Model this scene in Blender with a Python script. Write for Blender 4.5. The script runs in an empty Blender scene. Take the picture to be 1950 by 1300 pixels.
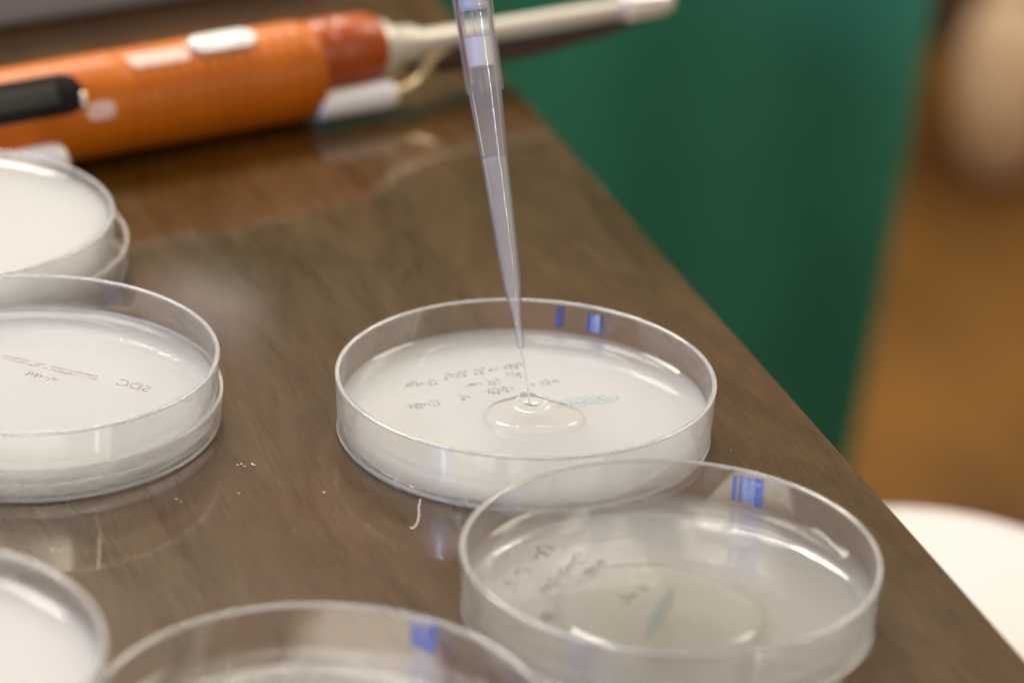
import bpy, bmesh, math, random
from mathutils import Vector, Matrix
S = bpy.context.scene
COL = S.collection
MM = 0.001
PI = math.pi

# ------------------------------------------------------------------ camera
CAM = Vector((-3.553, -737.998, 352.830))
RT = Vector((0.99914957, 0.01686198, 0.03762734))
UP = Vector((-0.04123279, 0.40859805, 0.91178259))
FW = Vector((0.0, 0.91255866, -0.40894583))
cd = bpy.data.cameras.new('camera')
cam = bpy.data.objects.new('camera', cd)
COL.objects.link(cam)
M = Matrix((( RT.x, UP.x, -FW.x, CAM.x * MM),
            ( RT.y, UP.y, -FW.y, CAM.y * MM),
            ( RT.z, UP.z, -FW.z, CAM.z * MM),
            (0, 0, 0, 1)))
cam.matrix_world = M
cd.sensor_width = 36.0
cd.lens = 123.98
cd.clip_start = 0.02
cd.clip_end = 50
cd.dof.use_dof = True
cd.dof.focus_distance = 0.806
cd.dof.aperture_fstop = 7.6
cd.dof.aperture_blades = 0
S.camera = cam

# ------------------------------------------------------------------ world, lamps, exposure
w = bpy.data.worlds.new("World"); S.world = w; w.use_nodes = True
bg = w.node_tree.nodes['Background']
bg.inputs[0].default_value = (1.0, 0.83, 0.66, 1)
bg.inputs[1].default_value = 0.24
S.view_settings.view_transform = 'Standard'
S.view_settings.look = 'None'
S.view_settings.exposure = 0.62
S.view_settings.gamma = 1.0
S.render.engine = 'CYCLES'
cy = S.cycles
cy.max_bounces = 28; cy.transmission_bounces = 28; cy.glossy_bounces = 12
cy.diffuse_bounces = 5; cy.transparent_max_bounces = 40; cy.volume_bounces = 6
cy.caustics_reflective = True; cy.caustics_refractive = True
cy.blur_glossy = 0.4
cy.sample_clamp_indirect = 8.0
cy.use_denoising = True
try: cy.denoiser = 'OPENIMAGEDENOISE'
except Exception: pass

def lamp(name, pos, target, sx, sy, radiance, color):
    """area lamp; radiance = what a mirror would show of it"""
    ld = bpy.data.lights.new(name, 'AREA'); ld.shape = 'RECTANGLE'
    ld.size = sx; ld.size_y = sy
    ld.energy = radiance * PI * sx * sy
    ld.color = color
    o = bpy.data.objects.new(name, ld); COL.objects.link(o)
    p = Vector(pos); t = Vector(target)
    o.location = p
    o.rotation_euler = (t - p).to_track_quat('-Z', 'Y').to_euler()
    return o
T0 = (0, 0, 0)
lamp('ceiling_light', (-0.50, 1.40, 1.68), T0, 1.1, 0.60, 19.0, (1.0, 0.93, 0.79))
lamp('back_softbox_light', (-0.35, 2.6, 1.95), T0, 2.2, 0.9, 0.22, (1.0, 0.80, 0.62))  # added unseen softbox, a bright area for table and agar to reflect
lamp('smear_window_light', (-0.33, 2.75, 1.17), T0, 0.10, 0.09, 1.3, (1.0, 0.90, 0.90))
lamp('blue_window_light', (-1.72, -1.50, 1.12), T0, 0.46, 0.62, 15.0, (0.10, 0.25, 1.0))
lamp('white_window_light', (-1.66, -1.47, 1.10), T0, 0.13, 0.28, 36.0, (0.75, 0.88, 1.0))
lamp('side_strip_light', (1.62, -1.50, 1.05), T0, 0.07, 0.45, 55.0, (1.0, 0.97, 0.92))
lamp('front_fill_light', (0.2, -1.3, 2.2), T0, 1.2, 0.9, 1.1, (1.0, 0.84, 0.62))  # added fill with no source in the room, brightens the near agar sides
lamp('room_light', (1.3, 1.3, 1.7), (0.3, 1.4, -0.5), 0.9, 0.9, 7.0, (1.0, 0.90, 0.74))

# ------------------------------------------------------------------ helpers
def tag(o, label=None, cat=None, group=None, kind=None):
    if label: o['label'] = label
    if cat: o['category'] = cat
    if group: o['group'] = group
    if kind: o['kind'] = kind
    return o
def empty(name, loc=(0, 0, 0), rz=0.0):
    o = bpy.data.objects.new(name, None); COL.objects.link(o)
    o.empty_display_size = 0.01
    o.location = Vector(loc) * MM; o.rotation_euler = (0, 0, rz)
    return o
def build(name, bm, mat, parent=None, smooth=True, angle=None):
    bmesh.ops.recalc_face_normals(bm, faces=bm.faces[:])
    me = bpy.data.meshes.new(name)
    bm.transform(Matrix.Scale(MM, 4))
    bm.to_mesh(me); bm.free()
    if smooth:
        for p in me.polygons: p.use_smooth = True
        if angle:
            try: me.set_sharp_from_angle(angle=angle)
            except Exception: pass
    o = bpy.data.objects.new(name, me); COL.objects.link(o)
    me.materials.append(mat)
    if parent: o.parent = parent
    return o
def lathe(bm, prof, seg=160, mtx=None, wob=None):
    """prof: list of (r,z); r==0 end points become poles; otherwise the loop is closed"""
    rings = []
    closed = not (prof[0][0] == 0 and prof[-1][0] == 0)
    for (r, z) in prof:
        if r == 0:
            rings.append([bm.verts.new((0, 0, z))])
        else:
            ring = []
            for i in range(seg):
                a = 2 * PI * i / seg
                rr, zz = (r, z) if wob is None else wob(r, z, a)
                ring.append(bm.verts.new((rr * math.cos(a), rr * math.sin(a), zz)))
            rings.append(ring)
    n = len(rings)
    vs = [v for rg in rings for v in rg]
    for k in range(n if closed else n - 1):
        A, B = rings[k], rings[(k + 1) % n]
        for i in range(seg):
            j = (i + 1) % seg
            if len(A) == 1 and len(B) == 1: continue
            if len(A) == 1: bm.faces.new((A[0], B[i], B[j]))
            elif len(B) == 1: bm.faces.new((A[i], A[j], B[0]))
            else: bm.faces.new((A[i], A[j], B[j], B[i]))
    if mtx is not None: bmesh.ops.transform(bm, matrix=mtx, verts=vs)
    return bm
def rounded(pts, rad, n=3, closed=True):
    """round the corners of a (r,z) outline"""
    out = []
    N = len(pts)
    for i, p in enumerate(pts):
        p = Vector(p)
        if not closed and i in (0, N - 1): out.append(tuple(p)); continue
        a = Vector(pts[i - 1]); b = Vector(pts[(i + 1) % N])
        da, db = (a - p), (b - p)
        r = rad if not isinstance(rad, (list, tuple)) else rad[i]
        if r <= 0 or p.x == 0: out.append(tuple(p)); continue
        r = min(r, da.length * 0.45, db.length * 0.45)
        s, e = p + da.normalized() * r, p + db.normalized() * r
        for k in range(n + 1):
            t = k / n
            q = s * (1 - t) ** 2 + p * 2 * t * (1 - t) + e * t * t
            out.append((q.x, q.y))
    return out
def box(bm, lo, hi, bev=0.0, seg=3, mtx=None):
    lo, hi = Vector(lo), Vector(hi)
    r = bmesh.ops.create_cube(bm, size=1.0, matrix=Matrix.Translation((lo + hi) / 2) @ Matrix.Diagonal((*(hi - lo), 1)))
    vs = r['verts']
    if bev:
        es = list({e for v in vs for e in v.link_edges})
        g = bmesh.ops.bevel(bm, geom=es, offset=bev, segments=seg, profile=0.5, affect='EDGES')
        vs = list({v for f in g['faces'] for v in f.verts} | {v for v in vs if v.is_valid})
    if mtx is not None: bmesh.ops.transform(bm, matrix=mtx, verts=vs)
def tube(bm, pts, rad, n=10, cap=True, squash=1.0):
    pts = [Vector(p) for p in pts]
    if not isinstance(rad, (list, tuple)): rad = [rad] * len(pts)
    rings = []
    ref = Vector((0, 0, 1))
    for i, p in enumerate(pts):
        d = (pts[min(i + 1, len(pts) - 1)] - pts[max(i - 1, 0)])
        d = d.normalized() if d.length > 0 else Vector((1, 0, 0))
        s = d.cross(ref)
        if s.length < 1e-4: s = d.cross(Vector((0, 1, 0)))
        s.normalize(); u = s.cross(d).normalized()
        rings.append([bm.verts.new(p + (s * math.cos(2 * PI * k / n) + u * math.sin(2 * PI * k / n) * squash) * rad[i]) for k in range(n)])
    for A, B in zip(rings, rings[1:]):
        for k in range(n):
            bm.faces.new((A[k], A[(k + 1) % n], B[(k + 1) % n], B[k]))
    if cap:
        bm.faces.new(rings[0][::-1]); bm.faces.new(rings[-1])
def catmull(pts, k=6):
    pts = [Vector(p) for p in pts]; out = []
    for i in range(len(pts) - 1):
        p0, p1, p2, p3 = pts[max(i - 1, 0)], pts[i], pts[i + 1], pts[min(i + 2, len(pts) - 1)]
        for j in range(k):
            t = j / k
            out.append(0.5 * ((2 * p1) + (-p0 + p2) * t + (2 * p0 - 5 * p1 + 4 * p2 - p3) * t * t + (-p0 + 3 * p1 - 3 * p2 + p3) * t ** 3))
    out.append(pts[-1]); return out

# ------------------------------------------------------------------ materials
def mat(name, base=(0.5, 0.5, 0.5), rough=0.5, **kw):
    m = bpy.data.materials.new(name); m.use_nodes = True
    b = m.node_tree.nodes['Principled BSDF']
    b.inputs['Base Color'].default_value = (*base, 1)
    b.inputs['Roughness'].default_value = rough
    for k, v in kw.items():
        b.inputs[k.replace('_', ' ')].default_value = v
    return m
def nodes(m):
    nt = m.node_tree
    return nt, nt.nodes, nt.links, nt.nodes['Principled BSDF']
def noise_tint(m, a, b_, scale, stretch=(1, 1, 1), rot=0.0, detail=6, rough_rng=None, bump=0.0, pos=(0.35, 0.65)):
    nt, N, L, b = nodes(m)
    tc = N.new('ShaderNodeTexCoord'); mp = N.new('ShaderNodeMapping')
    mp.inputs['Scale'].default_value = stretch; mp.inputs['Rotation'].default_value = (0, 0, rot)
    L.new(tc.outputs['Object'], mp.inputs[0])
    ns = N.new('ShaderNodeTexNoise'); ns.inputs['Scale'].default_value = scale; ns.inputs['Detail'].default_value = detail
    L.new(mp.outputs[0], ns.inputs['Vector'])
    cr = N.new('ShaderNodeValToRGB')
    cr.color_ramp.elements[0].position = pos[0]; cr.color_ramp.elements[0].color = (*a, 1)
    cr.color_ramp.elements[1].position = pos[1]; cr.color_ramp.elements[1].color = (*b_, 1)
    L.new(ns.outputs[0], cr.inputs[0]); L.new(cr.outputs[0], b.inputs['Base Color'])
    if rough_rng:
        mr = N.new('ShaderNodeMapRange'); mr.inputs[3].default_value = rough_rng[0]; mr.inputs[4].default_value = rough_rng[1]
        L.new(ns.outputs[0], mr.inputs[0]); L.new(mr.outputs[0], b.inputs['Roughness'])
    if bump:
        bp = N.new('ShaderNodeBump'); bp.inputs['Strength'].default_value = bump; bp.inputs['Distance'].default_value = 0.0005
        L.new(ns.outputs[0], bp.inputs['Height']); L.new(bp.outputs[0], b.inputs['Normal'])
    return m

def clear_skin(nt, ior, rough, tint=(1, 1, 1), inner=False):
    """thin clear surface: Fresnel reflection, the rest passes straight through"""
    N, L = nt.nodes, nt.links
    tr = N.new('ShaderNodeBsdfTransparent'); tr.inputs[0].default_value = (*tint, 1)
    gl = N.new('ShaderNodeBsdfGlossy'); gl.inputs['Roughness'].default_value = rough
    fr = N.new('ShaderNodeFresnel')
    ge = N.new('ShaderNodeNewGeometry'); io = N.new('ShaderNodeMapRange')      # same strength from both sides of the skin
    io.inputs[3].default_value = ior; io.inputs[4].default_value = 1.0 / ior if not inner else inner
    L.new(ge.outputs['Backfacing'], io.inputs[0]); L.new(io.outputs[0], fr.inputs[0])
    mx = N.new('ShaderNodeMixShader')
    L.new(fr.outputs[0], mx.inputs[0]); L.new(tr.outputs[0], mx.inputs[1]); L.new(gl.outputs[0], mx.inputs[2])
    return mx
M_glass = mat('clear_polystyrene', (0.985, 0.988, 0.99), 0.012, IOR=1.5)
M_glass.node_tree.nodes['Principled BSDF'].inputs['Transmission Weight'].default_value = 1.0
def add_micro_bump(m, scale=300.0, strength=0.02, dist=0.0002):
    nt, N, L, b = nodes(m)
    tc = N.new('ShaderNodeTexCoord'); ns = N.new('ShaderNodeTexNoise'); ns.inputs['Scale'].default_value = scale
    ns.inputs['Detail'].default_value = 2
    L.new(tc.outputs['Object'], ns.inputs['Vector'])
    bp = N.new('ShaderNodeBump'); bp.inputs['Strength'].default_value = strength; bp.inputs['Distance'].default_value = dist
    L.new(ns.outputs[0], bp.inputs['Height']); L.new(bp.outputs[0], b.inputs['Normal'])

def agar_mat(name, col, density, absorb=2.0, body=0.0, body_col=(0.8, 0.78, 0.7)):
    """translucent gel: clear wet skin over a light-scattering volume"""
    m = mat(name, body_col, 0.3)
    nt, N, L, b = nodes(m)
    out = [n for n in N if n.type == 'OUTPUT_MATERIAL'][0]
    sk = clear_skin(nt, 1.34, 0.02)
    m2 = N.new('ShaderNodeMixShader'); m2.inputs[0].default_value = body
    L.new(sk.outputs[0], m2.inputs[1]); L.new(b.outputs[0], m2.inputs[2])
    L.new(m2.outputs[0], out.inputs['Surface'])
    vs = N.new('ShaderNodeVolumeScatter'); vs.inputs['Color'].default_value = (*col, 1)
    vs.inputs['Density'].default_value = density; vs.inputs['Anisotropy'].default_value = 0.25
    va = N.new('ShaderNodeVolumeAbsorption'); va.inputs['Color'].default_value = (0.9, 0.75, 0.45, 1); va.inputs['Density'].default_value = absorb
    ad = N.new('ShaderNodeAddShader')
    L.new(vs.outputs[0], ad.inputs[0]); L.new(va.outputs[0], ad.inputs[1]); L.new(ad.outputs[0], out.inputs['Volume'])
    return m
def plastic_haze(m, fac, ior):
    """part refracting, part thin clear skin"""
    nt, N, L, b = nodes(m)
    out = [n for n in N if n.type == 'OUTPUT_MATERIAL'][0]
    sk = clear_skin(nt, ior, 0.012); mx = N.new('ShaderNodeMixShader'); mx.inputs[0].default_value = fac
    L.new(b.outputs[0], mx.inputs[1]); L.new(sk.outputs[0], mx.inputs[2]); L.new(mx.outputs[0], out.inputs['Surface'])
plastic_haze(M_glass, 0.62, 1.5)
def milky_glass(name, col, body, clear):
    """clear plastic whose moulded edge scatters some light"""
    m = mat(name, col, 0.2, IOR=1.5)
    nt, N, L, b = nodes(m)
    out = [n for n in N if n.type == 'OUTPUT_MATERIAL'][0]
    g = N.new('ShaderNodeBsdfPrincipled'); g.inputs['Transmission Weight'].default_value = 1.0
    g.inputs['Roughness'].default_value = 0.02; g.inputs['IOR'].default_value = 1.45
    tr = N.new('ShaderNodeBsdfTransparent')
    m1 = N.new('ShaderNodeMixShader'); m1.inputs[0].default_value = clear
    L.new(g.outputs[0], m1.inputs[1]); L.new(tr.outputs[0], m1.inputs[2])
    m2 = N.new('ShaderNodeMixShader'); m2.inputs[0].default_value = body
    L.new(m1.outputs[0], m2.inputs[1]); L.new(b.outputs[0], m2.inputs[2])
    L.new(m2.outputs[0], out.inputs['Surface'])
    return m
M_rim = milky_glass('moulded_plastic_edge', (0.92, 0.91, 0.88), 0.22, 0.3)
M_agar = agar_mat('milky_agar', (0.972, 0.990, 0.988), 180, 3.0, 0.08, (0.78, 0.83, 0.83))
M_agar_clear = agar_mat('thin_agar', (0.94, 0.965, 0.94), 58, 5.0, 0.02)
M_agar_faint = agar_mat('faint_agar', (0.92, 0.92, 0.92), 26, 3.0)
M_agar_white = agar_mat('white_agar', (0.975, 0.98, 0.97), 190, 2.0, 0.15, (0.84, 0.82, 0.76))

def wet(name, ior, body, col, rough=0.012, inner=0.0):
    m = mat(name, col, 0.4)
    nt, N, L, b = nodes(m)
    out = [n for n in N if n.type == 'OUTPUT_MATERIAL'][0]
    sk = clear_skin(nt, ior, rough, inner=inner)
    m2 = N.new('ShaderNodeMixShader'); m2.inputs[0].default_value = body
    L.new(sk.outputs[0], m2.inputs[1]); L.new(b.outputs[0], m2.inputs[2]); L.new(m2.outputs[0], out.inputs['Surface'])
    return m
M_liquid = wet('clear_liquid', 1.42, 0.06, (0.97, 0.94, 0.85), inner=1.12)
M_pool = wet('pool_liquid', 1.42, 0.05, (0.97, 0.94, 0.85), inner=1.30)
M_jet = wet('clear_liquid_thread', 1.5, 0.30, (0.97, 0.95, 0.90))
def soften(m, fac):
    """lets part of the light straight through, as thin clear films do"""
    nt, N, L, b = nodes(m)
    out = [n for n in N if n.type == 'OUTPUT_MATERIAL'][0]
    tr = N.new('ShaderNodeBsdfTransparent'); mx = N.new('ShaderNodeMixShader'); mx.inputs[0].default_value = fac
    L.new(b.outputs[0], mx.inputs[1]); L.new(tr.outputs[0], mx.inputs[2]); L.new(mx.outputs[0], out.inputs['Surface'])

def hazy(name, col, clear, rough, ior=1.49, body_rough=0.25):
    m = mat(name, col, body_rough, IOR=ior)
    nt, N, L, b = nodes(m)
    out = [n for n in N if n.type == 'OUTPUT_MATERIAL'][0]
    rf = N.new('ShaderNodeBsdfPrincipled'); rf.inputs['Base Color'].default_value = (0.98, 0.98, 0.99, 1)
    rf.inputs['Roughness'].default_value = rough; rf.inputs['IOR'].default_value = ior
    rf.inputs['Transmission Weight'].default_value = 1.0
    mx = N.new('ShaderNodeMixShader'); mx.inputs[0].default_value = clear
    L.new(b.outputs[0], mx.inputs[1]); L.new(rf.outputs[0], mx.inputs[2]); L.new(mx.outputs[0], out.inputs['Surface'])
    return m
M_tip = wet('clear_polypropylene', 1.5, 0.09, (0.97, 0.96, 0.93), inner=1.18)
M_tipliq = wet('slightly_cloudy_liquid', 1.33, 0.20, (0.95, 0.93, 0.86), inner=1.05)
M_filter = mat('white_filter', (0.95, 0.95, 0.96), 0.7)
M_nozzle = mat('pale_lavender_plastic', (0.72, 0.77, 0.95), 0.35)
def faint(m, fac, scale=900.0):
    nt, N, L, b = nodes(m)
    out = [n for n in N if n.type == 'OUTPUT_MATERIAL'][0]
    tr = N.new('ShaderNodeBsdfTransparent'); mx = N.new('ShaderNodeMixShader')
    tc = N.new('ShaderNodeTexCoord'); ns = N.new('ShaderNodeTexNoise'); ns.inputs['Scale'].default_value = scale
    L.new(tc.outputs['Object'], ns.inputs['Vector'])
    mr = N.new('ShaderNodeMapRange'); mr.inputs[1].default_value = 0.3; mr.inputs[2].default_value = 0.7
    mr.inputs[3].default_value = fac - 0.04; mr.inputs[4].default_value = min(1.0, fac + 0.04)
    L.new(ns.outputs[0], mr.inputs[0]); L.new(mr.outputs[0], mx.inputs[0])
    L.new(b.outputs[0], mx.inputs[1]); L.new(tr.outputs[0], mx.inputs[2]); L.new(mx.outputs[0], out.inputs['Surface'])
    return m
M_ink = faint(mat('black_marker_ink', (0.06, 0.063, 0.07), 0.6), 0.935)
M_ink_faint = faint(mat('grey_marker_ink', (0.10, 0.105, 0.11), 0.6), 0.978)
M_teal = faint(mat('teal_marker_ink', (0.05, 0.20, 0.24), 0.6), 0.94)
M_teal_faint = faint(mat('pale_teal_marker_ink', (0.18, 0.40, 0.44), 0.6), 0.982)
M_print = mat('red_brown_print', (0.30, 0.14, 0.11), 0.6)
faint(M_print, 0.72)

# dark wood laminate of the table top
TABLE_ANG = math.atan2(0.335, 1.0)          # the long edge leans by this
M_wood = mat('dark_walnut_laminate', (0.06, 0.03, 0.015), 0.28)
def wood_nodes():
    nt, N, L, b = nodes(M_wood)
    tc = N.new('ShaderNodeTexCoord')
    mp = N.new('ShaderNodeMapping'); mp.inputs['Scale'].default_value = (1, 0.22, 1)
    L.new(tc.outputs['Object'], mp.inputs[0])
    g1 = N.new('ShaderNodeTexNoise'); g1.inputs['Scale'].default_value = 60; g1.inputs['Detail'].default_value = 8; g1.inputs['Roughness'].default_value = 0.65; g1.inputs['Distortion'].default_value = 1.2
    L.new(mp.outputs[0], g1.inputs['Vector'])
    mp2 = N.new('ShaderNodeMapping'); mp2.inputs['Scale'].default_value = (1, 0.08, 1)
    L.new(tc.outputs['Object'], mp2.inputs[0])
    g2 = N.new('ShaderNodeTexNoise'); g2.inputs['Scale'].default_value = 1100; g2.inputs['Detail'].default_value = 4
    L.new(mp2.outputs[0], g2.inputs['Vector'])
    mp3 = N.new('ShaderNodeMapping'); mp3.inputs['Scale'].default_value = (1, 0.45, 1)
    L.new(tc.outputs['Object'], mp3.inputs[0])
    g3 = N.new('ShaderNodeTexNoise'); g3.inputs['Scale'].default_value = 13; g3.inputs['Detail'].default_value = 3
    L.new(mp3.outputs[0], g3.inputs['Vector'])
    r1 = N.new('ShaderNodeValToRGB')
    r1.color_ramp.elements[0].position = 0.30; r1.color_ramp.elements[0].color = (0.047, 0.0215, 0.0032, 1)
    r1.color_ramp.elements[1].position = 0.72; r1.color_ramp.elements[1].color = (0.074, 0.036, 0.0058, 1)
    L.new(g1.outputs[0], r1.inputs[0])
    r3 = N.new('ShaderNodeValToRGB')
    r3.color_ramp.elements[0].position = 0.40; r3.color_ramp.elements[0].color = (0.92, 0.98, 0.94, 1)
    r3.color_ramp.elements[1].position = 0.62; r3.color_ramp.elements[1].color = (1.22, 0.98, 0.80, 1)
    L.new(g3.outputs[0], r3.inputs[0])
    m1 = N.new('ShaderNodeMix'); m1.data_type = 'RGBA'; m1.blend_type = 'MULTIPLY'; m1.inputs[0].default_value = 1.0
    L.new(r1.outputs[0], m1.inputs[6]); L.new(r3.outputs[0], m1.inputs[7])
    r2 = N.new('ShaderNodeMapRange'); r2.inputs[1].default_value = 0.35; r2.inputs[2].default_value = 0.65; r2.inputs[3].default_value = 0.80; r2.inputs[4].default_value = 1.22
    L.new(g2.outputs[0], r2.inputs[0])
    m2 = N.new('ShaderNodeMix'); m2.data_type = 'RGBA'; m2.blend_type = 'MULTIPLY'; m2.inputs[0].default_value = 1.0
    L.new(m1.outputs[2], m2.inputs[6]); L.new(r2.outputs[0], m2.inputs[7])
    L.new(m2.outputs[2], b.inputs['Base Color'])
    # wiped-dry smears change the gloss
    rr = N.new('ShaderNodeMapRange'); rr.inputs[1].default_value = 0.35; rr.inputs[2].default_value = 0.7; rr.inputs[3].default_value = 0.24; rr.inputs[4].default_value = 0.38
    L.new(g1.outputs[0], rr.inputs[0]); L.new(rr.outputs[0], b.inputs['Roughness'])
    bp = N.new('ShaderNodeBump'); bp.inputs['Strength'].default_value = 0.05; bp.inputs['Distance'].default_value = 0.0001
    L.new(g2.outputs[0], bp.inputs['Height']); L.new(bp.outputs[0], b.inputs['Normal'])
    b.inputs['IOR'].default_value = 1.45; b.inputs['Specular IOR Level'].default_value = 0.14
    b.inputs['Coat Weight'].default_value = 0.55; b.inputs['Coat Roughness'].default_value = 0.07; b.inputs['Coat IOR'].default_value = 1.6
wood_nodes()
M_edge = mat('dark_edge_band', (0.05, 0.032, 0.02), 0.4)
M_leg = mat('dark_metal_leg', (0.03, 0.03, 0.032), 0.4, Metallic=0.6)

# ------------------------------------------------------------------ the setting
FLOOR_Z = -750.0
bm = bmesh.new(); box(bm, (-6000, -3000, FLOOR_Z - 60), (6000, 3300, FLOOR_Z))
M_floor = noise_tint(mat('ochre_wood_floor', rough=0.45), (0.050, 0.018, 0.002), (0.23, 0.10, 0.010), 4.5, (1, 0.4, 1), 0.3)
tag(build('floor', bm, M_floor, smooth=False), kind='structure')
bm = bmesh.new(); box(bm, (-2500, 2452, FLOOR_Z + 4), (3500, 2520, -440))
tag(build('wall', bm, mat('dark_brown_wall', (0.06, 0.026, 0.012), 0.8), smooth=False), kind='structure')

# table: local frame has Y along the long edge, X pointing out over the right edge
ex = 72.0 * math.cos(TABLE_ANG)
tab = tag(empty('table', (0, 0, FLOOR_Z), TABLE_ANG), 'dark walnut laminate table with its straight edge running away to the right of the dishes', 'table')
bm = bmesh.new(); box(bm, (-900, -900, 750 - 26), (ex, 1150, 750), 1.6, 3)
build('table_top', bm, M_wood, tab, smooth=False)
for (lx, ly) in ((-870, -870), (ex - 90, -870), (-870, 1080), (ex - 90, 1080)):
    bm = bmesh.new(); box(bm, (lx, ly, 0), (lx + 40, ly + 40, 723), 2)
    build('leg', bm, M_leg, tab, angle=0.5)

# green cloth hanging well beyond the table
def cloth():
    bm = bmesh.new()
    nx, nz = 120, 40
    x0, z0, z1 = -420.0, -745.0, 330.0
    rows = []
    for side in (0, 1):
        g = []
        for j in range(nz + 1):
            t = j / nz; z = z0 + (z1 - z0) * t
            xr = 168 + (z + 376) * 0.088
            row = []
            for i in range(nx + 1):
                s = i / nx; x = x0 + (xr - x0) * s
                y = 840 + 8 * math.sin(x * 0.026 + 0.6 + 0.0012 * z) + 3 * math.sin(x * 0.071 + z * 0.004) + 6 * math.sin(z * 0.011 + x * 0.01)
                row.append(bm.verts.new((x, y + side * 2.0, z)))
            g.append(row)
        rows.append(g)
    for s in (0, 1):
        g = rows[s]
        for j in range(nz):
            for i in range(nx):
                bm.faces.new((g[j][i], g[j][i + 1], g[j + 1][i + 1], g[j + 1][i]))
    A, B = rows
    for i in range(nx):
        bm.faces.new((A[0][i], B[0][i], B[0][i + 1], A[0][i + 1])); bm.faces.new((A[nz][i], A[nz][i + 1], B[nz][i + 1], B[nz][i]))
    for j in range(nz):
        bm.faces.new((A[j][0], A[j + 1][0], B[j + 1][0], B[j][0])); bm.faces.new((A[j][nx], B[j][nx], B[j + 1][nx], A[j + 1][nx]))
    return bm
M_green = noise_tint(mat('green_cloth', rough=0.75), (0.028, 0.21, 0.120), (0.042, 0.33, 0.215), 4.0)
tag(build('green_curtain', cloth(), M_green), 'dark green cloth hanging in soft folds beyond the table edge', 'curtain')

# white padded stool just past the table edge
st = tag(empty('stool', (122, 190, FLOOR_Z)), 'round padded white stool showing below the table edge at lower right', 'stool')
bm = bmesh.new()
prof = [(0, 435)] + [(105 * math.cos(a) ** 0.75 if math.cos(a) > 0 else 0.0, 528 + 92 * math.sin(a)) for a in [math.radians(d) for d in range(-84, 85, 6)]] + [(0, 620.5)]
lathe(bm, prof, 96)
build('seat', bm, mat('white_vinyl', (0.70, 0.64, 0.66), 0.5), st)
bm = bmesh.new(); lathe(bm, rounded([(22, 18), (22, 440), (0, 440), (0, 18)][:2], 0, closed=False) and [(0, 18), (22, 18), (22, 440), (0, 440)], 40)
build('post', bm, M_leg, st, angle=0.5)
bm = bmesh.new(); lathe(bm, [(0, 0), (120, 0), (120, 10), (22.5, 20), (0, 20)], 64)
build('foot', bm, M_leg, st, angle=0.5)

# cream vase standing on the floor far behind
bm = bmesh.new()
lathe(bm, [(0, 0), (30, 0), (46, 15), (62, 50), (70, 90), (66, 130), (50, 165), (34, 180), (30, 188), (34, 195), (28, 196), (22, 182), (0, 174)], 64)
v = build('vase', bm, noise_tint(mat('cream_glaze', rough=0.35), (0.62, 0.42, 0.26), (0.72, 0.52, 0.36), 20)); v.location = Vector((408, 2110, FLOOR_Z + 1)) * MM; v.scale = (0.62, 0.62, 0.92)
tag(v, 'blurred cream vase standing far back on the ochre floor at upper right', 'vase')

# grey case lying on the table at the far left
gc = empty('instrument_case', (-196, 306, 0), math.radians(33))
tag(gc, 'low grey case at the back of the table in the upper left corner', 'case')
M_grey = mat('warm_grey_plastic', (0.34, 0.33, 0.31), 0.45)
bm = bmesh.new(); box(bm, (-120, -58, 0), (120, 70, 22), 4, 4); build('body', bm, M_grey, gc, angle=0.6)
bm = bmesh.new(); box(bm, (-119, -57, 22.4), (119, 69, 34), 4, 4); build('lid', bm, M_grey, gc, angle=0.6)
bm = bmesh.new(); box(bm, (-14, -60.5, 14), (14, -58.2, 28), 0.8, 2); build('latch', bm, M_leg, gc, angle=0.6)

# ------------------------------------------------------------------ petri dishes
def dish_profile(R=44.0, H=14.0, t=1.1, tb=1.15):
    rb = R - 0.7
    pts = [(0, 0.45), (rb - 3.2, 0.45), (rb - 2.8, 0.0), (rb - 1.8, 0.0), (rb, 0.7), (R, H), (R - t, H), (rb - t, tb + 0.3), (rb - t - 0.8, tb), (0, tb)]
    rad = [0, 0.15, 0.2, 0.3, 0.5, 0.38, 0.38, 0.4, 0.4, 0]
    return rounded(pts, rad, 4, closed=False)
def agar_bm(R=44.0, z0=1.22, top=6.2, wob=0.0):
    rb = R - 0.7 - 1.1
    ro = rb - 0.06
    pts = [(0, z0), (ro - 0.9, z0), (ro, z0 + 0.5), (ro + 0.22, top + 1.15), (ro - 0.7, top + 0.62), (ro - 2.6, top), (ro - 6, top - 0.02), (0, top - 0.03)]
    bm = bmesh.new()
    lathe(bm, rounded(pts, [0, 0.3, 0.3, 0.08, 0.6, 1.6, 0.5, 0], 6, closed=False), 160)
    return bm
def cover_profile(R=45.2, H=8.0, t=0.9, ridge=4.0):
    """dish cover lying upside down, a low stacking ridge inside carries the dish"""
    pts = [(0, 0.35), (R - 4.2, 0.35), (R - 3.8, 0.0), (R - 1.2, 0.0), (R - 0.3, 0.8), (R, H), (R - t, H), (R - t - 0.15, 1.4),
           (R - t - 0.5, 1.2), (38.9, 1.2), (38.4, ridge), (37.6, ridge), (37.1, 1.2), (0, 1.2)]
    return rounded(pts, [0, 0.15, 0.2, 0.3, 0.6, 0.3, 0.3, 0.1, 0.1, 0.3, 0.3, 0.3, 0.3, 0], 4, closed=False)

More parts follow.
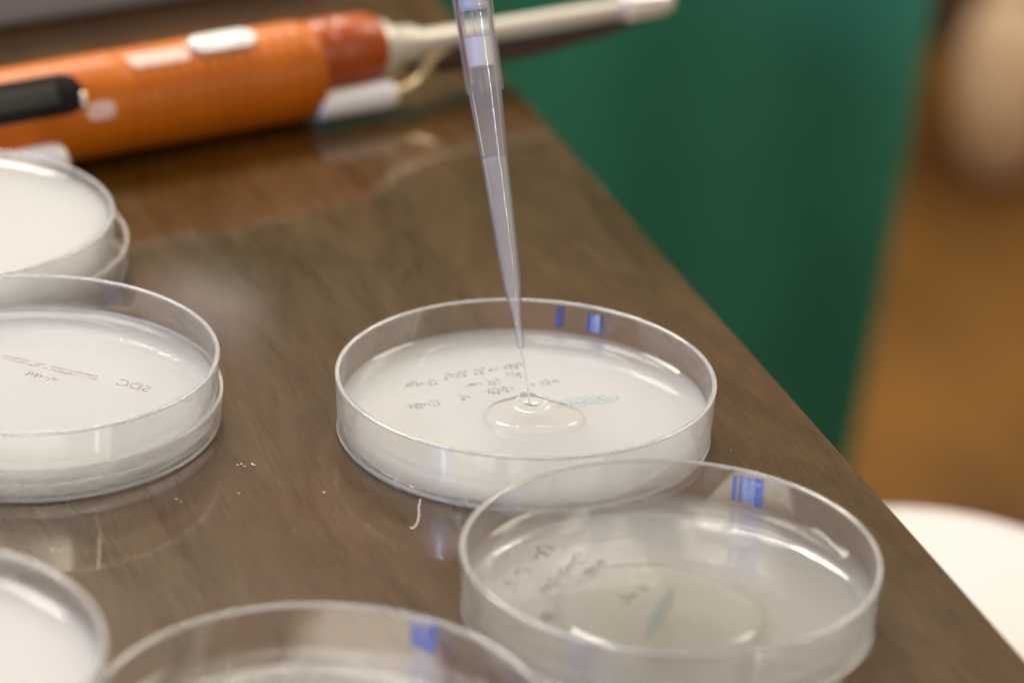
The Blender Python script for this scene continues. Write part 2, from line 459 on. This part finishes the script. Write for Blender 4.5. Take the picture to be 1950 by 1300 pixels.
def scribble(bm, p0, p1, h, r, seed, z, loops=9, squeeze=1.0):
    """unreadable blurred handwriting: one wavering pen line from p0 to p1"""
    rnd = random.Random(seed)
    a, b = Vector((*p0, 0)), Vector((*p1, 0))
    d = (b - a); L_ = d.length; d.normalize(); n = Vector((-d.y, d.x, 0))
    if n.y < 0: n = -n
    run = []; t = 0.0; ph = rnd.uniform(0, 6); amp = 0.4
    loops = max(2, min(loops, int(L_ / 1.1))) if loops < 20 else loops
    step = L_ / loops
    K = loops * 8; gap = 0
    for i in range(K):
        t = i / K
        if i % 8 == 0:
            amp = rnd.choice((0.22, 0.26, 0.3, 0.55, 0.6)); wid = rnd.uniform(0.25, 0.6) * step
            if i and rnd.random() < 0.28:
                if len(run) > 2: tube(bm, [Vector((q.x, q.y, z)) for q in run], r, 6, squash=0.15)
                run = []; gap = rnd.choice((2, 4, 8))
        ph += 2 * PI / 8 * rnd.uniform(0.8, 1.2)
        if gap > 0: gap -= 1; continue
        y = amp * h * math.cos(ph)
        run.append(a + d * (L_ * t + wid * 0.5 * math.sin(ph) + 0.25 * y) + n * y)
    if len(run) > 2: tube(bm, [Vector((q.x, q.y, z)) for q in run], r, 6, squash=0.15)
def soft_scribble(bm, p0, p1, h, r, seed, z, loops):
    for k, f in enumerate((1.7, 1.2, 0.8, 0.45)): scribble(bm, p0, p1, h, r * f, seed, z + 0.006 * k, loops)
def soft_stroke(bm, p0, p1, r, z):
    a, b = Vector((*p0, 0)), Vector((*p1, 0)); rnd = random.Random(3)
    for k, f in enumerate((1.0, 0.85, 0.7, 0.55, 0.4, 0.25)):
        pts = []; rad = []
        for i in range(17):
            t = i / 16; q = a.lerp(b, t); q.y += 0.25 * r * math.sin(5 * t); pts.append((q.x, q.y, z + 0.004 * k))
            rad.append(r * f * max(0.05, math.sin(PI * (0.04 + 0.92 * t)) ** 0.6) * (1 + 0.12 * math.sin(9 * t + k)))
        tube(bm, pts, rad, 8, squash=0.01)
def petri(name, loc, label, agar, top=5.5, rz=0.0, group=None, R=44.0, H=14.0):
    root = tag(empty(name, loc, rz), label, 'petri dish', group)
    bm = bmesh.new(); lathe(bm, dish_profile(R, H), 192); build('dish_wall', bm, M_glass, root)
    build('agar', agar_bm(R, 1.22, top), agar, root)
    bm = bmesh.new(); lathe(bm, [(R - 0.55 + 0.58 * math.cos(a), H - 0.22 + 0.36 * math.sin(a)) for a in [2 * PI * k / 12 for k in range(12)]], 192)
    build('rim', bm, M_rim, root)
    bm = bmesh.new(); lathe(bm, [(R - 1.0 + 0.42 * math.cos(a), 0.55 + 0.42 * math.sin(a)) for a in [2 * PI * k / 10 for k in range(10)]], 192)
    build('foot_ring', bm, M_rim, root)
    return root
def lid(loc, label, group=None, ridge=4.0):
    bm = bmesh.new(); lathe(bm, cover_profile(ridge=ridge), 192)
    o = build('petri_dish_cover', bm, M_glass); o.location = Vector(loc) * MM
    for zz, rr, R_ in ((0.5, 0.40, 44.3), (7.8, 0.42, 44.75)):
        bm = bmesh.new(); lathe(bm, [(R_ + rr * math.cos(a), zz + 0.9 * rr * math.sin(a)) for a in [2 * PI * k / 10 for k in range(10)]], 192)
        build('moulded_edge', bm, M_rim, o)
    return tag(o, label, 'dish cover', group)

INK_Z = 1.19
G = 'petri dishes with agar on the dark table'
A = petri('petri_dish', (0, 0, 0), 'petri dish of milky agar under the pipette tip, with a small clear drop in it', M_agar, group=G)
bm = bmesh.new()
ROWS_A = [((-28.0, 9.3), (-20.8, 12.4), 3), ((-19.1, 14.9), (-9.5, 19.7), 3), ((-8.9, 19.8), (-0.2, 24.2), 3), ((1.1, 12.8), (7.9, 15.5), 3), ((-15.2, 3.9), (-10.4, 5.5), 3), ((-13.6, 11.0), (-6.3, 13.5), 3), ((-9.2, 7.4), (-1.9, 10.7), 3), ((-27.0, -2.4), (-19.9, 0.8), 3), ((-4.5, 19.0), (-0.1, 16.5), 3)]
for i, (p0, p1, h) in enumerate(ROWS_A): soft_scribble(bm, p0, p1, h, 0.34, 20 + i, 5.53, 7)
o = build('handwriting', bm, M_ink_faint, A); o['label'] = 'faint dark handwriting showing through the agar'
bm = bmesh.new()
for i, (p0, p1, h) in enumerate([((7.4, 0.9), (22.0, 8.7), 4)]): soft_stroke(bm, p0, p1, 3.0, 5.53)
o = build('marker_stroke', bm, M_teal_faint, A); o['label'] = 'smudged teal marker stroke under the agar'

B = petri('petri_dish', (31.4, -85.2, 0), 'petri dish at lower right with greyish agar and a wide round pool of liquid', M_agar_clear, group=G)
bm = bmesh.new()
for i, (p0, p1, h) in enumerate([((-33.2, -2.8), (-24.5, 18.9), 3.2), ((-26.4, -4.6), (-18.4, 12.2), 3.2), ((-19.0, -0.4), (-13.0, 12.6), 3), ((-26.8, -16.7), (-24.3, -13.3), 3), ((-9.4, -6.3), (-5.1, -1.6), 3)]): soft_scribble(bm, p0, p1, h, 0.30, 40 + i, 5.53, 8)
o = build('handwriting', bm, M_ink, B); o['label'] = 'slanting black handwriting seen through the agar'
bm = bmesh.new()
for i, (p0, p1, h) in enumerate([((-4.8, -23.0), (0.8, 0.6), 2.0)]): soft_stroke(bm, p0, p1, 1.7, 5.53)
o = build('marker_stroke', bm, M_teal, B); o['label'] = 'short blurred teal marker stroke'

D = petri('petri_dish', (-37.0, -157.5, 0), 'nearest petri dish at the bottom edge, holding nearly clear brownish agar', M_agar_faint, group=G, top=5.4)
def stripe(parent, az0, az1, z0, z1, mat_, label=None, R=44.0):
    """blue window reflection put on the inner dish wall as translucent colour; az in degrees right of the far point"""
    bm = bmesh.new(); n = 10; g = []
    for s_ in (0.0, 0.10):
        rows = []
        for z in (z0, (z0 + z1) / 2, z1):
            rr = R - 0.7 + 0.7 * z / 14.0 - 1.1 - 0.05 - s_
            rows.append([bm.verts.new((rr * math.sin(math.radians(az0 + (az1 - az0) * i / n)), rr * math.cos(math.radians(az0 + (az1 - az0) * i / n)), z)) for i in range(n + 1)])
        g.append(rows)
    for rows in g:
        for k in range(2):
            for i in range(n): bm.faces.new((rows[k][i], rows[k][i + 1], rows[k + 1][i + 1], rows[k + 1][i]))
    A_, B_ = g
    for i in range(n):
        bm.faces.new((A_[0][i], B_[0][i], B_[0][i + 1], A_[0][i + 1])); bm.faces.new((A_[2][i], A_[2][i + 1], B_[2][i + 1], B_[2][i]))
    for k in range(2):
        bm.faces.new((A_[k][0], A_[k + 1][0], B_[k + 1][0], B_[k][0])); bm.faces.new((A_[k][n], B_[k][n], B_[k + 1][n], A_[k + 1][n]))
    o = build('reflection_stripe', bm, mat_, parent)
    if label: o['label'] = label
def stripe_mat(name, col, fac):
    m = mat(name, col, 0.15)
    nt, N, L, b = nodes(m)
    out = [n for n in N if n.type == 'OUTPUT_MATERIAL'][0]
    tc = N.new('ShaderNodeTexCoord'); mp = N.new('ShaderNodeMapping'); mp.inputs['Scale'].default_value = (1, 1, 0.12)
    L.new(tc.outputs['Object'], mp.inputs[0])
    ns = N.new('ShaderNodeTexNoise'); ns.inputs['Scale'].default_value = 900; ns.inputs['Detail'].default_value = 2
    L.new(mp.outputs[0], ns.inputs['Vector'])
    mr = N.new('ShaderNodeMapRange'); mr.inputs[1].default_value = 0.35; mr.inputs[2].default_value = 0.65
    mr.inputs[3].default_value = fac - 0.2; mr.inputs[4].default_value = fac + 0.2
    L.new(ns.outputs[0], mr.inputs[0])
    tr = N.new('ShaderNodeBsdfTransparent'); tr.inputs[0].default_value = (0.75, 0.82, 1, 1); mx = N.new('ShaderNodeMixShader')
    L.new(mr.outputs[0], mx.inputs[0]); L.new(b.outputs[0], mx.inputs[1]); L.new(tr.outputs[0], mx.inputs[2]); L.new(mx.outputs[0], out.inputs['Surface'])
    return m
M_blue = stripe_mat('blue_reflection_tint', (0.10, 0.24, 0.90), 0.80)  # blues of the window's reflection in the far walls, painted in as colour
M_paleblue = stripe_mat('pale_blue_reflection_tint', (0.62, 0.76, 1.0), 0.6)
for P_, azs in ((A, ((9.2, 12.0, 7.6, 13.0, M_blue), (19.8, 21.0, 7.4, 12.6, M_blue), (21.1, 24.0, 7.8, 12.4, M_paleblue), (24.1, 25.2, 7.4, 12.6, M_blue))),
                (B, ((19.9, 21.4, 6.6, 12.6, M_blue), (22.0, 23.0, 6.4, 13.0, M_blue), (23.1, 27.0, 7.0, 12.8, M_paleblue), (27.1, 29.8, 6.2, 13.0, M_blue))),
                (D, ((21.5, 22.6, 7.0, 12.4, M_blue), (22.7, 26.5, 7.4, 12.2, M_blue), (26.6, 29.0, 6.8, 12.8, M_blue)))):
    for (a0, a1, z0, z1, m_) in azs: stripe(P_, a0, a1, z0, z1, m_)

lid((-114.7, -4.0, 0), 'clear upturned cover lying on the table under the left dish', 'clear covers under the dishes')
C = petri('petri_dish', (-114.2, -6.0, 3.58), 'petri dish at the left resting on a clear cover, with SDC printed beneath its agar', M_agar, group=G)


E0 = petri('petri_dish', (-127.0, -168.5, 0), 'lower petri dish of the blurred white pair in the bottom left corner', M_agar_white, group=G)
E1 = petri('petri_dish', (-120.7, -165.0, 15.0), 'upper petri dish of the blurred white pair in the bottom left corner', M_agar_white, group=G, top=8.6)

lid((-146.5, 81.0, 0), 'clear upturned cover under the blurred dish beside the orange pipette', 'clear covers under the dishes', 2.4)
F = petri('petri_dish', (-148.6, 79.5, 1.98), 'blurred petri dish of creamy agar behind the others, by the orange pipette', M_agar_white, group=G, top=11.4)

# printing on the underside of the left dish, read in mirror writing
def text_mesh(s, size, origin, xdir, ydir, z, mat_, parent, name, label, extrude=0.03):
    cu = bpy.data.curves.new('t', 'FONT'); cu.body = s; cu.size = size; cu.extrude = extrude; cu.shear = 0.15; cu.offset = 0.02
    tmp = bpy.data.objects.new('t', cu); COL.objects.link(tmp)
    me = bpy.data.meshes.new_from_object(tmp)
    bpy.data.objects.remove(tmp)
    X, Y = Vector(xdir).normalized(), Vector(ydir).normalized()
    for v_ in me.vertices:
        q = v_.co
        v_.co = (Vector((*origin, 0)) + Vector((X.x, X.y, 0)) * q.x + Vector((Y.x, Y.y, 0)) * q.y + Vector((0, 0, z + q.z))) * MM
    o = bpy.data.objects.new(name, me); COL.objects.link(o); me.materials.append(mat_); o.parent = parent
    if label: o['label'] = label
    return o
text_mesh('SDC', 4.6, (27.8, -1.7), (-0.91, 0.414), (0.414, 0.91), 5.51, M_print, C, 'printed_letters', 'faint mirrored letters SDC')
bm = bmesh.new()
for i, (p0, p1, h) in enumerate([((-7.7, 15.0), (15.7, 5.4), 1.2), ((-7.5, 13.5), (15.5, 3.7), 1.2)]): scribble(bm, p0, p1, h, 0.11, 90 + i, 5.51, 40)
o = build('fine_print', bm, M_print, C); o['label'] = 'faint reddish line of tiny mirrored print'
bm = bmesh.new()
for i, (p0, p1, h) in enumerate([((-1.1, 6.0), (6.4, 2.8), 2.0)]): scribble(bm, p0, p1, h, 0.2, 110 + i, 5.51, 12)
o = build('printed_number', bm, M_print, C)

# ------------------------------------------------------------------ drops
def drop_bm(cx, cy, z, outline, dome, edge=1.2, crater=None, rings=18):
    """sessile drop: outline(a)->radius; rounded steep rim, nearly flat middle"""
    bm = bmesh.new(); seg = 128
    grid = []
    for k in range(rings + 1):
        s = math.sin(k / rings * PI / 2)      # denser near the rim
        row = []
        for i in range(seg):
            a = 2 * PI * i / seg; R = outline(a)
            r = R * s
            d = R - r                          # distance from rim
            e = min(d / edge, 1.0)
            hgt = dome * (1 - (1 - e) ** 2.4)
            if crater: hgt += crater(r * math.cos(a), r * math.sin(a))
            row.append((cx + r * math.cos(a), cy + r * math.sin(a), z + max(hgt, 0)))
        grid.append(row)
    c = bm.verts.new((cx, cy, z + dome + (crater(0, 0) if crater else 0)))
    V = [[c] * seg] + [[bm.verts.new(q) for q in row] for row in grid[1:]]
    for i in range(seg): bm.faces.new((c, V[1][i], V[1][(i + 1) % seg]))
    for k in range(1, rings):
        for i in range(seg):
            j = (i + 1) % seg
            bm.faces.new((V[k][i], V[k + 1][i], V[k + 1][j], V[k][j]))
    return bm
def outlA(a):
    return 11.0 + 0.9 * math.cos(2 * (a - 0.0)) + 0.55 * math.cos(3 * a + 0.7) + 0.25 * math.sin(5 * a)
def crater(x, y):
    x -= -0.4; y -= 4.6
    r = math.hypot(x, y)
    ring = 1.25 * math.exp(-((r - 3.3) / 1.0) ** 2) * (1 + 0.25 * math.sin(3 * math.atan2(y, x) + 1))
    return ring - 0.55 * math.exp(-(r / 2.0) ** 2)
tag(build('liquid_drop', drop_bm(2.0, -4.9, 5.2, outlA, 1.7, 2.4, crater, 40), M_liquid),
    'clear drop with a small splash ring where the jet lands on the agar', 'drop')
def outlB(a):
    return 21.6 + 0.7 * math.cos(2 * a + 0.4) + 0.5 * math.cos(3 * a) + 0.3 * math.sin(5 * a + 1) + 0.15 * math.sin(9 * a)
tag(build('liquid_pool', drop_bm(28.8, -96.0, 5.2, outlB, 1.35, 3.0, None, 30), M_pool),
    'wide clear pool of liquid spread on the agar of the lower right dish', 'pool')
# air bubble in the agar of the lower right dish
bm = bmesh.new()
bmesh.ops.create_uvsphere(bm, u_segments=24, v_segments=14, radius=0.9, matrix=Matrix.Translation((44.2, -57.0, 5.6)) @ Matrix.Diagonal((1.25, 1.25, 0.55, 1)))
tag(build('bubble', bm, M_liquid), 'small round bubble near the far wall of the lower right dish', 'bubble')

# ------------------------------------------------------------------ pipette tip held above the middle dish
TIP = Vector((-1.4, 4.4, 18.5)); TOP = Vector((-16.0, 37.0, 91.4))
ax = (TOP - TIP).normalized()
q = Vector((0, 0, 1)).rotation_difference(ax)
MT = Matrix.Translation(TIP) @ q.to_matrix().to_4x4()
def axis_empty(name, s=0.0):
    o = bpy.data.objects.new(name, None); COL.objects.link(o); o.empty_display_size = 0.01
    o.matrix_world = Matrix.Translation((TIP + ax * s) * MM) @ q.to_matrix().to_4x4()
    return o
tp = tag(axis_empty('pipette_tip'), 'clear ribbed pipette tip part filled with pale liquid above the middle dish', 'pipette tip')
OUT = [(0.72, 0), (0.80, 1.2), (1.12, 7.7), (1.62, 10.9), (2.18, 15.2), (2.40, 18.9), (3.20, 44.6), (3.80, 57.0), (3.98, 61.0), (4.02, 63.0), (4.35, 92.0), (4.75, 92.6), (4.75, 94.5)]
INN = [(3.95, 94.5), (3.85, 84.0), (3.45, 66.0), (3.30, 62.0), (3.18, 56.0), (2.68, 44.6), (1.98, 21.5), (1.78, 20.9), (1.62, 15.2), (1.10, 10.9), (0.68, 7.7), (0.42, 1.0), (0.42, 0)]
bm = bmesh.new(); lathe(bm, rounded(OUT + INN, 0.25, 2), 72)
build('tip_tube', bm, M_tip, tp)
bm = bmesh.new()
for k in range(8):
    a = 2 * PI * k / 8 + 0.2
    zl = 61.6 if k % 2 else 59.8
    Mk = Matrix.Rotation(a, 4, 'Z')
    vs = []
    for (z, r0, r1) in ((zl, 3.75, 4.45), (91.5, 4.25, 4.72)):
        for (r, w_) in ((r0, -0.35), (r1, -0.28), (r1, 0.28), (r0, 0.35)):
            vs.append(bm.verts.new(Mk @ Vector((r, w_, z))))
    b4, t4 = vs[:4], vs[4:]
    bm.faces.new(b4[::-1]); bm.faces.new(t4)
    for i in range(4): bm.faces.new((b4[i], b4[(i + 1) % 4], t4[(i + 1) % 4], t4[i]))
build('ribs', bm, M_tip, tp, smooth=False)
bm = bmesh.new(); lathe(bm, rounded([(0, 65.6), (3.30, 65.6), (3.46, 72.3), (0, 72.6)], [0, 0.3, 0.3, 0], 3, closed=False), 48)
build('filter_plug', bm, M_filter, tp)
liq = [(0, 0.4), (0.43, 0.6), (0.44, 1.0), (0.71, 7.7), (1.13, 10.9), (1.65, 15.2), (1.81, 20.9), (2.01, 21.5), (2.66, 43.6), (2.70, 44.9), (2.55, 44.55), (2.1, 43.9), (1.2, 43.4), (0, 43.25)]
bm = bmesh.new(); lathe(bm, liq, 64)
build('liquid', bm, M_tipliq, tp)
bm = bmesh.new()
rnd = random.Random(5)
for k in range(9):
    a = rnd.uniform(0, 2 * PI)
    bmesh.ops.create_uvsphere(bm, u_segments=10, v_segments=6, radius=rnd.uniform(0.10, 0.2), matrix=Matrix.Translation((2.6 * math.cos(a), 2.6 * math.sin(a), 45.2 + rnd.uniform(0, 1.4))))
build('droplets', bm, M_liquid, tp)

# pipette (only its nose is in view, the body goes on upwards)
pp = tag(axis_empty('pipette', 78.6), 'pale lavender nose of the hand pipette that enters the frame from the top', 'pipette')
bm = bmesh.new(); lathe(bm, rounded([(0, 0), (2.3, 0), (2.3, -0.0), (3.52, 0.5), (3.82, 14.5), (3.6, 17), (3.6, 40), (7, 60), (7, 80), (0, 80)], [0, 0, 0, 0.4, 0.4, 0.4, 1, 2, 1, 0], 3, closed=False), 56)
build('nozzle', bm, M_nozzle, pp)
bm = bmesh.new(); lathe(bm, rounded([(0, 80.2), (8, 80.2), (11, 95), (13, 190), (9, 205), (0, 205)], [0, 1, 3, 3, 3, 0], 4, closed=False), 56)
build('body', bm, M_nozzle, pp)

# liquid jet from the tip to the drop
hit = Vector((1.07, -1.12, 6.9)); start = TIP + ax * 0.3
bm = bmesh.new()
pts = []
for i in range(25):
    t = i / 24
    p = start.lerp(hit, t); p += Vector((0.25, -0.15, 0)) * math.sin(t * PI) * 0.6
    pts.append(p)
tube(bm, pts, [0.34 - 0.07 * min(i / 6, 1) + 0.03 * math.sin(i * 1.1) for i in range(25)], 14)
tag(build('liquid_jet', bm, M_jet), 'thin clear jet of liquid running from the pipette tip down to the drop', 'liquid jet')

# ------------------------------------------------------------------ orange pipette lying on the table
PANG = math.atan2(0.545, 0.839)
op = tag(empty('lying_pipette', (-143.3, 147.5, 0), PANG), 'orange bodied pipette with a long white shaft lying across the back of the table', 'pipette')
M_or = noise_tint(mat('orange_plastic', rough=0.42), (0.52, 0.118, 0.001), (0.60, 0.148, 0.002), 60)
M_or.node_tree.nodes['Principled BSDF'].inputs['Specular IOR Level'].default_value = 0.3
M_or2 = mat('deep_orange_plastic', (0.40, 0.065, 0.002), 0.35)
M_wh = mat('white_plastic', (0.82, 0.80, 0.75), 0.35)
M_dark = mat('dark_window', (0.010, 0.008, 0.006), 0.6)
M_dark.node_tree.nodes['Principled BSDF'].inputs['Specular IOR Level'].default_value = 0.12
M_pink = mat('pale_label', (0.80, 0.52, 0.42), 0.5)
M_steel = mat('brushed_steel', (0.80, 0.66, 0.45), 0.22, Metallic=1.0)
RY = Matrix.Rotation(PI / 2, 4, 'Y')
def along(bm, prof, zc, yc=0.0, seg=64, sy=1.0, sz=1.0):
    """lathe about the instrument's long axis; prof = (radius, t)"""
    lathe(bm, prof, seg, Matrix.Translation((0, yc, zc)) @ Matrix.Diagonal((1, sy, sz, 1)) @ RY)
bm = bmesh.new()
prof = [(0, -120), (9, -120), (12.5, -112), (13, -60), (14.0, -20), (14.2, 30)]
for k in range(13):
    t = 34 + k * 4.2; prof += [(14.2, t), (13.95, t + 1.0), (13.95, t + 2.0), (14.2, t + 3.0)]
prof += [(14.2, 89), (13.6, 93.5), (0, 94)]
along(bm, prof, 14.3, 0, 96)
build('body', bm, M_or, op, angle=0.9)
bm = bmesh.new(); along(bm, [(0, 93.0), (9.8, 93.2), (10.3, 98), (10.3, 99.5), (9.9, 100.5), (10.2, 101.5), (9.9, 113), (8.6, 116), (0, 116.2)], 18.0, 0, 64)
build('collar', bm, M_or2, op, angle=0.9)
bm = bmesh.new(); along(bm, [(0, 115), (8.6, 115.5), (8.4, 119), (6.0, 122), (5.4, 128), (3.6, 132), (3.1, 150), (2.8, 206), (0, 206.5)], 16.6, 0, 64)
build('shaft', bm, mat('satin_grey_metal', (0.66, 0.62, 0.54), 0.38, Metallic=0.35), op, angle=0.9)
bm = bmesh.new(); along(bm, rounded([(0, 200), (3.9, 200), (4.1, 203), (4.0, 213), (3.2, 217.5), (0, 218)], 0.6, 3, closed=False), 16.6, 0, 48)
build('shaft_end', bm, mat('polished_steel', (0.95, 0.92, 0.86), 0.22, Metallic=0.4), op)
bm = bmesh.new(); along(bm, rounded([(0, 92), (3.9, 92), (4.1, 95), (4.1, 114), (3.4, 117), (0, 117)], 0.8, 3, closed=False), 6.6, -9.5, 48)
build('ejector_sleeve', bm, M_wh, op)
bm = bmesh.new(); tube(bm, catmull([(115, -9.5, 6.6), (122, -8.5, 7.0), (128, -5.5, 9.0), (134, -2.5, 12.5), (141, -0.5, 14.6)], 6), 1.9, 14)
build('ejector_arm', bm, M_steel, op)
bm = bmesh.new(); tube(bm, [(126, 0, 11.2), (140, 0, 9.9), (170, 0, 9.4), (195, 0, 10.8), (208, 0, 12.2)], [2.0, 3.6, 3.0, 2.0, 0.9], 16)
build('lower_guard', bm, mat('dark_brown_plastic', (0.045, 0.018, 0.008), 0.6), op)
# display window with its rim, on the upper front of the body
def patch(bm, t0, t1, a0, a1, r, thick, zc=14.3, nt=10, na=12, rr=0.0):
    """curved plate lying on the round body: t along, angles a0..a1 (deg from straight up, + to the front)"""
    g = [[], []]
    for s in (0, 1):
        for i in range(nt + 1):
            row = []
            for j in range(na + 1):
                u, v_ = i / nt, j / na
                # rounded corners
                tt = t0 + (t1 - t0) * u
                am, ah = (a0 + a1) / 2, (a1 - a0) / 2
                w_ = 1.0
                if rr:
                    L_ = t1 - t0; dd = min(u, 1 - u) * L_
                    if dd < rr: w_ = 1 - (1 - math.sqrt(max(0, 1 - (1 - dd / rr) ** 2))) * min(1, rr / (math.radians(ah) * r))
                aa = math.radians(am + (v_ * 2 - 1) * ah * max(w_, 0.02))
                R = r + (thick if s else -0.4)
                row.append(bm.verts.new((tt, -R * math.sin(aa), zc + R * math.cos(aa))))
            g[s].append(row)
    for s in (0, 1):
        for i in range(nt):
            for j in range(na): bm.faces.new((g[s][i][j], g[s][i + 1][j], g[s][i + 1][j + 1], g[s][i][j + 1]))
    for i in range(nt):
        bm.faces.new((g[0][i][0], g[0][i + 1][0], g[1][i + 1][0], g[1][i][0])); bm.faces.new((g[0][i][na], g[0][i + 1][na], g[1][i + 1][na], g[1][i][na]))
    for j in range(na):
        bm.faces.new((g[0][0][j], g[0][0][j + 1], g[1][0][j + 1], g[1][0][j])); bm.faces.new((g[0][nt][j], g[0][nt][j + 1], g[1][nt][j + 1], g[1][nt][j]))
bm = bmesh.new(); patch(bm, -46, 20, 24, 72, 14.1, 0.35, nt=40, rr=6); win = build('window', bm, M_dark, op, angle=0.8)
bm = bmesh.new(); patch(bm, -20, 12, 36, 60, 14.45, 0.15, nt=8); build('display', bm, mat('dim_display', (0.032, 0.030, 0.020), 0.8), win, angle=0.8)
bm = bmesh.new(); tube(bm, [(18.8, -14.6 * math.sin(math.radians(a)), 14.3 + 14.6 * math.cos(math.radians(a))) for a in (52, 58, 64, 70)], 1.0, 10); build('window_rim', bm, M_steel, win)
bm = bmesh.new(); patch(bm, 35.5, 54, 14, 34, 14.1, 0.35, rr=2, nt=20); build('label', bm, M_pink, op, angle=0.8)
bm = bmesh.new(); patch(bm, 55, 75, 2, 30, 14.0, 1.6, rr=4, nt=24); bt = build('button', bm, M_wh, op, angle=0.8)
bm = bmesh.new()
for t in (59.5, 70): bmesh.ops.create_uvsphere(bm, u_segments=24, v_segments=14, radius=4.0, matrix=Matrix.Translation((t, -2.6, 28.2)) @ Matrix.Diagonal((1.2, 0.9, 0.45, 1)))
build('button_bump', bm, M_wh, bt)
bm = bmesh.new(); patch(bm, 19, 28, 64, 84, 14.0, 0.25, rr=3, nt=14); build('scuffed_patch', bm, M_pink, op, angle=0.8)
bm = bmesh.new(); along(bm, rounded([(0, -44), (5.2, -44), (5.4, -40), (5.4, 9), (4.6, 11.5), (0, 11.8)], 0.9, 3, closed=False), 6.2, -15.2, 48)
build('finger_rest', bm, M_wh, op)
bm = bmesh.new(); along(bm, rounded([(0, -148), (7, -148), (8, -145), (8, -138), (3, -136), (3, -119), (0, -119)], 0.6, 3, closed=False), 14.3, 0, 48)
build('plunger', bm, M_wh, op)

# ------------------------------------------------------------------ lint and dust
bm = bmesh.new()
tube(bm, catmull([(-22.4, -38.6, 0.25), (-22.5, -41, 0.5), (-22.6, -43.5, 0.35), (-22.4, -46, 0.3), (-22.5, -49, 0.4), (-22.9, -51.5, 0.25), (-23.6, -53, 0.3)], 5),
     [0.10 + 0.09 * abs(math.sin(i * 0.7)) for i in range(31)], 7)
bmesh.ops.create_icosphere(bm, subdivisions=2, radius=0.42, matrix=Matrix.Translation((-23.6, -52.9, 0.3)) @ Matrix.Diagonal((1.3, 0.8, 0.5, 1)))
tag(build('lint_fibre', bm, mat('white_lint', (0.85, 0.78, 0.72), 0.9)), 'short white lint fibre on the table in front of the middle dish', 'fibre')
bm = bmesh.new(); rnd = random.Random(11)
def speck(x, y, r):
    bmesh.ops.create_icosphere(bm, subdivisions=1, radius=r, matrix=Matrix.Translation((x, y, r * 0.4)) @ Matrix.Rotation(rnd.uniform(0, 3), 4, 'Z') @ Matrix.Diagonal((rnd.uniform(0.8, 1.8), 0.8, 0.5, 1)))
for (x, y, r) in [(-43.9, -37.0, 0.35), (-64.2, -25.1, 0.3), (-63.4, -24.5, 0.3), (-62.6, -25.5, 0.25), (-61.0, -24.3, 0.35), (-60.5, -24.8, 0.3), (-76.2, -43.1, 0.2), (-75.0, -44.3, 0.2), (-62.7, -39.0, 0.2), (-99.9, -69.8, 0.4), (-98.5, -70.1, 0.4), (-33.4, -51.9, 0.15), (-49.2, -55.9, 0.15)]: speck(x, y, r)
for k in range(170):
    x, y = rnd.uniform(-100, 90), rnd.uniform(-150, 120)
    if x < 66 - 0.335 * y: speck(x, y, rnd.uniform(0.04, 0.11))
tag(build('dust', bm, mat('pale_dust', (0.75, 0.62, 0.5), 0.9), smooth=False), 'fine pale dust specks scattered on the dark table top', 'dust', kind='stuff')
